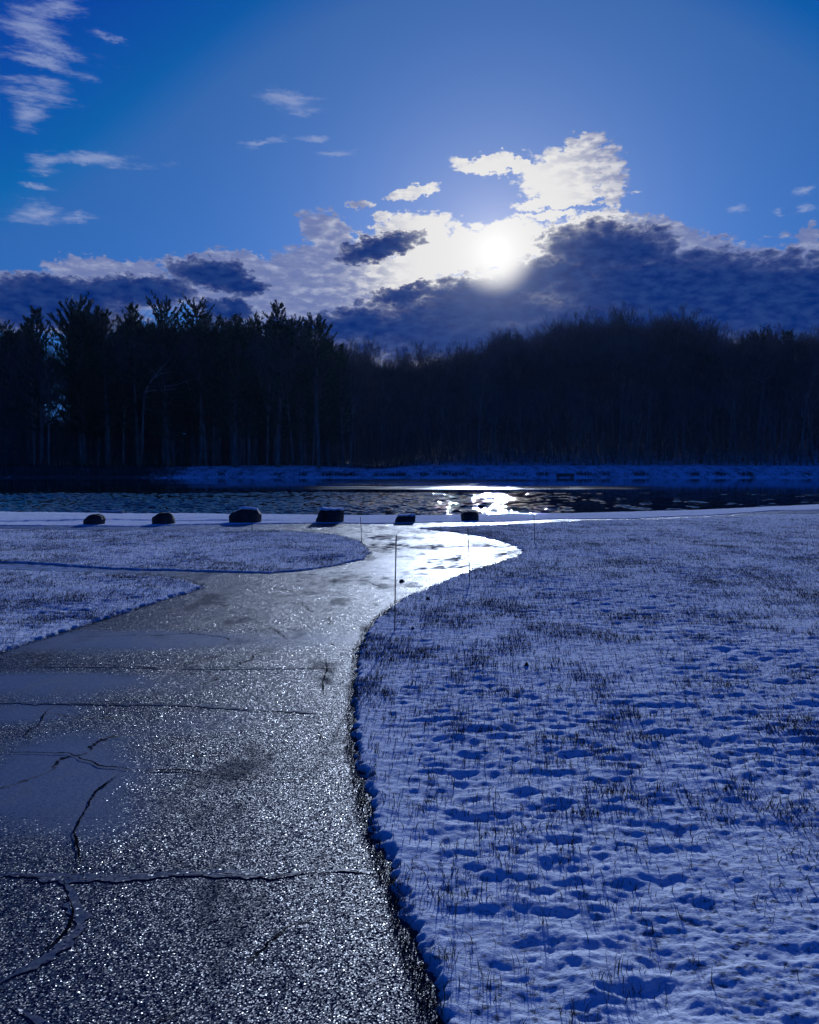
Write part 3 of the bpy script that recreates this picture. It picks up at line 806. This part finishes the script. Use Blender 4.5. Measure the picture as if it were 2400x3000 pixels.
def place(proto, name, x, y, h, H0, label, group, cat='tree', rz=None, sx=1.0):
    root = link(bpy.data.objects.new(name, None))
    root.location = (x, y, tz(x, y) - .1); s = h / H0
    root.scale = (s * sx, s * sx, s); root.rotation_euler = (0, 0, random.uniform(0, 6.28) if rz is None else rz)
    for n, m in (('trunk', proto[0]), ('crown', proto[1])): link(bpy.data.objects.new(n, m), root)
    tag(root, label, cat, group)
    return root

SIL = [(-200, 905), (63, 905), (125, 893), (180, 905), (250, 868), (320, 895), (403, 876), (440, 905), (480, 870), (530, 905), (590, 873), (650, 915), (740, 895), (818, 878),
       (880, 930), (932, 918), (985, 980), (1010, 1000), (1090, 1020), (1130, 1022), (1180, 1018), (1250, 1006), (1335, 998), (1392, 976), (1470, 955), (1545, 938), (1670, 932), (1795, 914), (1950, 917),
       (2020, 928), (2075, 948), (2120, 975), (2145, 982), (2210, 967), (2300, 970), (2360, 962), (2600, 965)]
sx_, sy_ = [p[0] for p in SIL], [p[1] for p in SIL]
def sil_h(px, Y, x):
    return H_CAM + (HOR - np.interp(px, sx_, sy_)) / F_PX * Y * (1.0) - tz(x, Y)
# (pinhole with a tilted camera: convert through the true ray)
def top_h(px, py, Y, x): return at_depth(px, py, Y).z - tz(x, Y)
def at_px(px, Y): return at_depth(px, HOR, Y).x

SKY_PINES = [(125, 886, 114, 0, .9, 'spiky topped pine near the left end of the skyline, standing clear of its neighbours'),
             (248, 862, 116, 2, 1.0, 'broad dense topped pine, first tall crown from the left end of the wood'),
             (312, 888, 118, 3, .9, 'narrow short pine right beside the first broad crown on the left skyline'),
             (403, 872, 115, 0, .95, 'pointed pine rising alone left of the twin broad pines'),
             (482, 866, 114, 2, 1.0, 'broad rounded pine in the middle of the left skyline'),
             (590, 868, 115, 4, 1.05, 'wide pine with layered upswept crown left of a deep skyline notch'),
             (645, 897, 117, 3, .9, 'lower pine tucked against the right flank of the wide layered pine'),
             (705, 900, 114, 1, .9, 'bushy pine just right of the deep skyline notch'),
             (752, 890, 116, 3, .7, 'slim feathery topped pine between two bushier pines'),
             (818, 871, 113, 0, 1.1, 'tallest pine toward the right end of the left wood with spreading upswept limbs'),
             (880, 918, 117, 4, .8, 'ragged gappy pine between the tallest pine and the last vase topped pine'),
             (932, 912, 112, 4, .95, 'last tall pine before the skyline drops, vase shaped and open topped'),
             (1005, 985, 115, 3, .8, 'small pine at the foot of the skyline drop'),
             (2215, 962, 132, 2, 1.1, 'dark dome topped evergreen on the far right skyline, left one of the pair'),
             (2312, 955, 130, 0, 1.2, 'dark dense evergreen at the right end of the skyline')]
for px, py, Yt, k, sx, lab in SKY_PINES:
    Yt = 195 + (Yt - 112) * 1.4 if px < 1100 else Yt + 110; x = at_px(px, Yt); place(PINES[k], 'pine_tree', x, Yt, top_h(px, py, Yt, x), 21.4, lab, 'pines breaking the skyline', rz=random.uniform(0, 6.28), sx=sx)

tr_ = random.Random(5)
def in_gap(px): return (118 < px < 222) or (322 < px < 352)
cnt = 0
# left wood: pines below the skyline
for i in range(104):
    Yt = tr_.uniform(195, 240); px = 20 + 990 * ((i + tr_.random()) / 104)
    if in_gap(px): continue
    x = at_px(px, Yt); h = top_h(px, np.interp(px, sx_, sy_), Yt, x) * tr_.uniform(.74, 1.0)
    place(tr_.choice(PINES), 'pine_tree', x, Yt, h, 21.4, 'dark pine lost in the mass of the left wood below the skyline crowns', 'pines in the mass of the left wood', sx=tr_.uniform(.85, 1.15))
# left wood: leafless trees
for i in range(62):
    Yt = tr_.uniform(196, 250); px = 0 + 1050 * ((i + tr_.random()) / 62)
    if in_gap(px) and tr_.random() < .45: continue
    x = at_px(px, Yt); h = top_h(px, np.interp(px, sx_, sy_) + 12, Yt, x) * tr_.uniform(.8, 1.04)
    place(tr_.choice(BARES), 'leafless_tree', x, Yt, h, 19.0, 'leafless tree standing among the pines of the left wood', 'leafless trees of the left wood', sx=tr_.uniform(.85, 1.2))
# middle and right wood: leafless trees, several ranks deep up the slope
for i in range(235):
    px = 980 + 1480 * ((i + tr_.random()) / 235); rank = i % 3
    Yt = (tr_.uniform(212, 232), tr_.uniform(228, 258), tr_.uniform(255, 300))[rank]
    x = at_px(px, Yt); h = top_h(px, np.interp(px, sx_, sy_), Yt, x) * (tr_.uniform(.86, 1.10) if rank else tr_.uniform(.65, 1.02))
    if h < 5: continue
    place(tr_.choice(BARES), 'leafless_tree', x, Yt, h, 19.0, 'leafless dark tree in the wood on the rising slope right of the skyline dip', 'leafless trees of the right wood', sx=tr_.uniform(.9, 1.35))
for i in range(14):
    px = 1000 + 1400 * ((i + tr_.random()) / 14); Yt = tr_.uniform(220, 280)
    x = at_px(px, Yt); h = top_h(px, np.interp(px, sx_, sy_), Yt, x) * tr_.uniform(.6, .9)
    place(tr_.choice(PINES), 'pine_tree', x, Yt, h, 21.4, 'dark pine buried among the leafless trees of the right wood', 'pines of the right wood', sx=tr_.uniform(1, 1.3))

# pale leaning tree, pale sycamore, bank sapling
def limb_tree(name, px, py, Y, polys, mat, label, cat='tree'):
    b = at_depth(px, py, Y); x, z0 = b.x, tz(b.x, Y)
    root = link(bpy.data.objects.new(name, None)); root.location = (x, Y, z0); tag(root, label, cat)
    for part, pl, r0, r1 in polys:
        pts = [at_depth(q[0], q[1], Y + (q[2] if len(q) > 2 else 0)) - Vector((x, Y, z0)) for q in pl]
        n = len(pts); v, f = tube(pts, [r0 + (r1 - r0) * i / (n - 1) for i in range(n)], 7); mesh_obj(part, v, f, M_PINEBARK if part == 'trunk' else mat, root)
limb_tree('dead_tree', 420, 1362, 193.5, [('trunk', [(416, 1366), (418, 1300), (420, 1220), (424, 1155), (426, 1150)], 0.27, 0.2), ('limb', [(424, 1155), (436, 1128), (446, 1112), (455, 1100), (468, 1085), (484, 1066), (500, 1050)], 0.18, 0.07),
    ('limb', [(425, 1152), (438, 1145), (460, 1143), (490, 1142), (515, 1140)], 0.153, 0.068), ('limb', [(436, 1130), (460, 1133), (490, 1132), (520, 1126), (545, 1118), (565, 1112)], 0.153, 0.051),
    ('limb', [(452, 1103), (470, 1096), (488, 1092), (505, 1090)], 0.119, 0.034), ('limb', [(455, 1100), (450, 1085), (440, 1078)], 0.102, 0.034), ('limb', [(446, 1112), (460, 1106), (470, 1095)], 0.102, 0.051),
    ('limb', [(420, 1205), (432, 1195), (446, 1206)], 0.085, 0.034)], M_PALE, 'pale bleached tree leaning right with long bare limbs before the left wood')
limb_tree('dead_branch_tree', 2232, 1364, 206, [('trunk', [(2215, 1366), (2218, 1300), (2226, 1250), (2230, 1180), (2238, 1120), (2228, 1095), (2215, 1070)], 0.289, 0.068),
    ('limb', [(2170, 1263), (2190, 1258), (2215, 1252), (2234, 1243), (2255, 1248), (2275, 1258)], 0.051, 0.051), ('limb', [(2240, 1112), (2255, 1103), (2275, 1085)], 0.102, 0.034),
    ('limb', [(2238, 1120), (2215, 1110), (2195, 1104)], 0.102, 0.034), ('limb', [(2228, 1150), (2205, 1142)], 0.085, 0.034)], M_BARK, 'grey leafless tree with a bowed crosswise limb at the right end of the wood')
limb_tree('sapling', 512, 1374, 191, [('trunk', [(512, 1378), (513, 1350), (511, 1325), (512, 1290), (510, 1262)], 0.119, 0.034), ('branch', [(512, 1340), (520, 1322), (524, 1305)], 0.051, 0.017), ('branch', [(512, 1330), (504, 1312), (501, 1300)], 0.051, 0.017)], M_BARK, 'slender dark sapling standing alone on the snowy bank in front of the wood')

# low dark plank jetty on the far bank
p = at_depth(1656, 1402, 183.5); root = link(bpy.data.objects.new('jetty', None)); root.location = (p.x, 183.5, WATER); root.scale = (1.6, 1.6, 1.25)
tag(root, 'low dark wooden jetty against the far bank under the right wood', 'jetty')
def box(c, s):
    x, y, z = c; a, b, d = s
    v = [(x + i * a / 2, y + j * b / 2, z + k * d / 2) for i in (-1, 1) for j in (-1, 1) for k in (-1, 1)]
    return v, [(0, 1, 3, 2), (4, 6, 7, 5), (0, 4, 5, 1), (2, 3, 7, 6), (0, 2, 6, 4), (1, 5, 7, 3)]
v, f = [], []
for i in range(8):
    a, b = box((-.95 + i * .27, 0, .62), (.25, 1.6, .06)); f += [tuple(q + len(v) for q in g) for g in b]; v += a
mesh_obj('deck', v, f, M_WOOD, root, False)
a, b = box((0, -.74, .36), (2.1, .06, .44)); mesh_obj('fascia', a, b, M_WOOD, root, False)
for sx in (-.9, .9):
    for sy in (-.6, .6):
        v, f = tube([(sx, sy, -.6), (sx, sy, .585)], [.08, .08], 8); mesh_obj('post', v, f, M_WOOD, root)
# small white board at the wood's edge
p = at_depth(541, 1271, 194); z0 = tz(p.x, 194)
root = link(bpy.data.objects.new('sign_board', None)); root.location = (p.x, 194, z0)
tag(root, 'small white board on a thin post at the edge of the left wood', 'sign')
a, b = box((0, -.05, p.z - z0), (.72, .03, .24)); mesh_obj('board', a, b, M_WHITE, root, False)
v, f = tube([(0, 0, -.2), (0, 0, p.z - z0 + .1)], [.04, .035], 8); mesh_obj('post', v, f, M_WOOD, root)

# tangled undergrowth filling the wood behind the front ranks
V, Q, nv = [], [], 0
n = 190000
px = rng.uniform(-160, 2560, n); yy = rng.uniform(203, 300, n); xx = (px - 1200) / F_PX * yy
yy = np.where((px > 990) & (yy < 236) & (rng.random(n) < .72), yy + 33, yy); xx = (px - 1200) / F_PX * yy
lowl = np.where(px < 990, rng.random(n) ** 1.2 * 21, rng.random(n) ** 0.9 * 17)
gapm = ((px > 130) & (px < 222)) | ((px > 322) & (px < 354))
ok = ~(gapm & (lowl > 11) & (rng.random(n) < .93))
xx, yy, lowl = xx[ok], yy[ok], lowl[ok]; n = len(xx)
zz = terrain(xx, yy) + lowl
add(blades(np.stack([xx, yy, zz - .3], -1), rng.uniform(1.4, 4.4, n), rng.uniform(.05, .17, n), rng.uniform(.1, .9, n), rng.uniform(-1, 1, n)))
me = np_mesh('thicket', np.vstack(V), np.vstack(Q), [M_TWIG], smooth=False)
tag(link(bpy.data.objects.new('thicket', me)), 'tangle of dark brush and saplings filling the wood between trunks', 'thicket', kind='stuff')

# ------------------------------------------------------------------ volume added to lift the far trees from black, imitating lens veil
hm = bpy.data.materials.new('tree_lift_volume'); hm.use_nodes = True; hm.node_tree.nodes.clear()
ho = hm.node_tree.nodes.new('ShaderNodeOutputMaterial'); hv = hm.node_tree.nodes.new('ShaderNodeVolumePrincipled')
hv.inputs['Color'].default_value = (0.50, 0.62, 1.0, 1); hv.inputs['Density'].default_value = 0.000022; hv.inputs['Anisotropy'].default_value = 0.55
hm.node_tree.links.new(hv.outputs[0], ho.inputs['Volume'])
v, f = box((0, 250, 22), (1402, 1402, 54))
tag(mesh_obj('added_haze', v, f, hm, None, False), 'thin blue volume added over the pond and woods to lift the dark trees', 'added_haze', kind='stuff')

# ------------------------------------------------------------------ sky
world = bpy.data.worlds.new('World'); scene.world = world; world.use_nodes = True
nt = world.node_tree; nt.nodes.clear(); n = N(nt)
out = n.node('ShaderNodeOutputWorld'); bg = n.node('ShaderNodeBackground'); nt.links.new(bg.outputs[0], out.inputs[0])
STR = 0.1
bg.inputs['Strength'].default_value = STR
sky = n.node('ShaderNodeTexSky', sky_type='NISHITA'); sky.sun_disc = False
sky.sun_elevation = SUN_EL; sky.sun_rotation = SUN_AZ; sky.altitude = 200; sky.air_density = 1.0; sky.dust_density = 0.6; sky.ozone_density = 3.0
dirv = n.v('NORMALIZE', n.node('ShaderNodeTexCoord').outputs['Generated'])
s = n.sep(dirv)
az = n.m('MULTIPLY', n.m('ARCTAN2', s[0], s[1]), 57.29578); el = n.m('MULTIPLY', n.m('ARCSINE', s[2]), 57.29578)
P = n.comb(az, el, 0.0)
def ang(ox, oy):     # overview pixel -> az, el in degrees
    d = ray(ox * 1.3913, oy * 1.3913).normalized(); return math.degrees(math.atan2(d.x, d.y)), math.degrees(math.asin(d.z))
K = 1.3913 / F_PX * 57.29578   # degrees per overview pixel
w1 = n.v('SUBTRACT', n.noise(n.v('MULTIPLY', P, (1, 1.6, 1)), 0.55, 3, 0.6, out=1), (0.5, 0.5, 0.5))
w2 = n.v('SUBTRACT', n.noise(n.v('MULTIPLY', P, (1, 1.7, 1)), 2.6, 4, 0.65, out=1), (0.5, 0.5, 0.5))
PW = n.v('MULTIPLY', n.v('ADD', n.v('ADD', P, n.scale(w1, 1.7)), n.scale(w2, 0.9)), (1, 1, 0))
fbm = n.m('SUBTRACT', n.noise(n.v('MULTIPLY', P, (0.65, 1.7, 1)), 1.2, 6, 0.55), 0.5)
def field(blobs, vec):
    f = None
    for (cx, cy, rx, ry, rot) in blobs:
        a, e = ang(cx, cy)
        mp = n.node('ShaderNodeMapping', vector_type='TEXTURE'); n.put(mp.inputs['Vector'], vec)
        mp.inputs['Location'].default_value = (a, e, 0); mp.inputs['Rotation'].default_value = (0, 0, R(rot)); mp.inputs['Scale'].default_value = (rx * K, ry * K, 1)
        d = n.v('LENGTH', mp.outputs[0], out=1)
        f = d if f is None else n.m('MINIMUM', f, d)
    return n.m('SUBTRACT', 1.0, f)
sunv = tuple(SUN_DIR)
cosg = n.v('DOT_PRODUCT', dirv, sunv, out=1)
gam = n.m('MULTIPLY', n.m('ARCCOSINE', n.m('MINIMUM', cosg, 0.999999)), 57.29578)
near = n.m('POWER', 2.71828, n.m('MULTIPLY', gam, -1 / 7.0))      # forward scattering through thin cloud
BRIGHT = [(1205, 362, 112, 50, 4), (1060, 345, 115, 20, -4), (1228, 296, 40, 18, 0), (1195, 418, 125, 15, 3), (1155, 452, 72, 9, 2), (1290, 400, 25, 40, 0),
          (1060, 512, 110, 48, 5), (960, 535, 150, 50, 6), (860, 495, 95, 42, 12), (1195, 490, 110, 22, 8), (1290, 472, 80, 24, -8), (1400, 492, 95, 28, -18),
          (1500, 530, 90, 28, -10), (1630, 540, 130, 24, 4), (1700, 510, 22, 34, 0),
          (690, 490, 60, 34, -30), (660, 570, 130, 55, 10), (760, 590, 200, 55, 0), (620, 640, 170, 46, 0), (800, 640, 140, 36, 5), (490, 620, 90, 40, 0), (480, 548, 85, 20, 0), (540, 590, 40, 40, 0),
          (240, 578, 130, 30, -2), (175, 572, 60, 26, 0), (60, 600, 50, 22, 0), (865, 408, 62, 12, 8), (760, 431, 30, 10, 0), (805, 458, 16, 8, 0)]
WISP = [(60, 55, 70, 48, 0), (120, 15, 60, 24, 10), (110, 100, 110, 16, -8), (95, 132, 95, 16, -6), (85, 195, 75, 34, 0), (55, 240, 40, 34, 0), (95, 340, 42, 24, 15), (200, 335, 130, 14, 2),
        (75, 450, 62, 24, 0), (165, 458, 44, 13, 5), (75, 395, 40, 10, -5), (612, 215, 82, 24, -8), (550, 300, 62, 9, 10), (664, 290, 48, 9, 6), (708, 320, 50, 7, 0),
        (1552, 438, 26, 11, 0), (1690, 400, 24, 11, 0), (1695, 440, 24, 12, 0), (1640, 445, 16, 9, 0), (230, 78, 40, 9, -10)]
DARK = [(1030, 625, 170, 40, 0), (1130, 592, 110, 34, 12), (1760, 660, 260, 80, 0), (1010, 715, 360, 60, 0), (760, 690, 120, 40, 0), (1285, 530, 150, 62, -4), (1180, 575, 170, 44, 8), (1400, 610, 420, 82, -2), (1640, 630, 330, 86, 0), (1330, 680, 420, 60, 0), (1010, 660, 260, 50, 0), (880, 690, 180, 46, 0),
        (800, 518, 95, 24, 10), (850, 622, 80, 22, 10), (455, 582, 95, 36, -8), (520, 600, 40, 26, 0), (120, 622, 190, 38, 3), (300, 612, 110, 34, 0), (60, 650, 200, 40, 0), (470, 655, 60, 26, 0), (640, 690, 110, 22, 0)]
pv = n.noise(n.v('ADD', n.v('MULTIPLY', P, (0.8, 1.35, 1)), (3.1, 8.7, 0)), 0.95, 3, 0.55)
puff = n.m('SUBTRACT', n.m('MULTIPLY', n.m('ABSOLUTE', n.m('SUBTRACT', pv, 0.5)), 3.2), 0.26)       # rounded cumulus heads
rough = n.m('ADD', n.m('MULTIPLY', fbm, 0.40), n.m('MULTIPLY', puff, 0.42))
fd0 = field(DARK, n.v('MULTIPLY', n.v('ADD', n.v('ADD', P, n.scale(w1, 1.5)), n.scale(w2, 0.85)), (1, 1, 0)))
fb = n.m('ADD', n.m('MAXIMUM', field(BRIGHT, PW), n.m('ADD', fd0, 0.12)), n.m('ADD', rough, 0.07))
fbw = n.m('SUBTRACT', n.noise(n.v('ADD', n.v('MULTIPLY', P, (0.45, 2.3, 1)), (7.3, 2.1, 0)), 1.0, 7, 0.66), 0.5)
fw = n.m('ADD', field(WISP, n.v('MULTIPLY', n.v('ADD', n.v('ADD', P, n.scale(w1, 0.7)), n.scale(w2, 0.5)), (1, 1, 0))), n.m('MULTIPLY', fbw, 2.6))
fb2 = n.noise(n.v('MULTIPLY', P, (0.7, 1.6, 1)), 1.5, 5, 0.55)
soft = n.m('SUBTRACT', n.noise(n.v('MULTIPLY', P, (0.55, 1.2, 1)), 0.9, 3, 0.5), 0.5)
fd = n.m('ADD', fd0, n.m('ADD', n.m('ADD', n.m('MULTIPLY', puff, 0.40), n.m('MULTIPLY', soft, 0.55)), n.m('MULTIPLY', n.m('SUBTRACT', fb2, 0.5), 0.15)))
ab = n.ramp(fb, -0.06, 0.20)
aw = n.m('MULTIPLY', n.ramp(fw, 0.0, 1.25), 0.72)
ad = n.m('SUBTRACT', 1.0, n.m('POWER', 2.71828, n.m('MULTIPLY', n.m('MAXIMUM', n.m('ADD', fd, 0.05), 0.0), -7.5)))   # light lost in thick cloud
# clear sky: Nishita radiance graded to the deep winter blue of the photograph's white balance
k = n.sep(sky.outputs[0])
def lin_floor(x, a, b_, fl): return n.m('MAXIMUM', n.m('SUBTRACT', n.m('MULTIPLY', x, a), b_ / STR), n.m('MULTIPLY', x, fl))
kb = n.m('MULTIPLY', n.m('POWER', n.m('MULTIPLY', k[2], STR), 0.70), 0.60 / STR)
clear = n.comb(n.m('MINIMUM', lin_floor(k[0], 0.546, 0.152, 0.015), n.m('MULTIPLY', kb, n.m('ADD', 0.055, n.m('MULTIPLY', near, 0.52)))), n.m('MINIMUM', lin_floor(k[1], 0.567, 0.114, 0.20), n.m('MULTIPLY', kb, n.m('ADD', 0.30, n.m('MULTIPLY', near, 0.36)))), kb)
def rgb(r, g, b, k=1.0):
    f = lambda c: ((c / 255 + .055) / 1.055) ** 2.4 if c > 10 else c / 255 / 12.92
    return tuple(f(c) * k / STR for c in (r, g, b))
wispc = rgb(150, 165, 205)
cb = n.mix(n.ramp(near, 0.17, 0.36), rgb(162, 171, 202), rgb(232, 231, 231))
shade = n.ramp(fbm, -0.10, 0.22)
cb = n.mix(n.m('MULTIPLY', n.m('SUBTRACT', 1.0, shade), n.ramp(near, 0.42, 0.18, 0.0, 0.75)), cb, rgb(95, 112, 165))
cb = n.mix(n.m('MULTIPLY', n.ramp(fb2, 0.62, 0.38), n.ramp(near, 0.52, 0.24, 0.0, 0.8)), cb, rgb(104, 120, 172))
dk = n.mix(n.ramp(near, 0.22, 0.8), rgb(0, 38, 108), rgb(50, 70, 122))
dk = n.mix(n.m('MULTIPLY', n.ramp(fb2, 0.30, 0.72), 0.22), dk, rgb(70, 104, 162))
lowfade = n.ramp(el, 2.0, 6.0, 0.92, 1.0)
c = n.mix(aw, clear, wispc)
c = n.mix(ab, c, cb)
c = n.mix(n.m('MULTIPLY', n.m('MULTIPLY', ad, lowfade), n.ramp(near, 0.66, 0.86, 1.0, 0.0)), c, dk)
# sun seen through the thin cloud edge
veil = n.m('MULTIPLY', n.m('POWER', 2.71828, n.m('MULTIPLY', gam, -1 / 1.3)), 1.0)
core = n.node('ShaderNodeVectorMath', operation='SCALE'); core.inputs[0].default_value = (0.38 / STR, 0.38 / STR, 0.375 / STR); n.put(core.inputs['Scale'], veil)
c = n.v('ADD', c, core.outputs[0])
n.put(bg.inputs['Color'], c)

# ------------------------------------------------------------------ sun
sl = bpy.data.lights.new('Sun', 'SUN'); sl.energy = 3.4; sl.angle = R(0.5); sl.color = (0.64, 0.76, 1.0)
so = link(bpy.data.objects.new('Sun', sl)); so.rotation_euler = SUN_DIR.to_track_quat('Z', 'Y').to_euler(); so.location = (10, 60, 60)

# ------------------------------------------------------------------ camera and output
cam = bpy.data.cameras.new('Camera'); cam.sensor_fit = 'VERTICAL'; cam.sensor_height = 36; cam.lens = 36 * F_PX / H_PX
cam.clip_start = 0.05; cam.clip_end = 8000
co = link(bpy.data.objects.new('Camera', cam)); co.location = (0, 0, H_CAM); co.rotation_euler = (math.pi / 2 - PITCH, 0, 0)
scene.camera = co
scene.view_settings.view_transform = 'Standard'; scene.view_settings.look = 'None'; scene.view_settings.exposure = 0; scene.view_settings.gamma = 1
scene.cycles.max_bounces = 4; scene.cycles.diffuse_bounces = 2; scene.cycles.glossy_bounces = 3; scene.cycles.transmission_bounces = 1; scene.cycles.volume_bounces = 0
scene.cycles.sample_clamp_indirect = 4
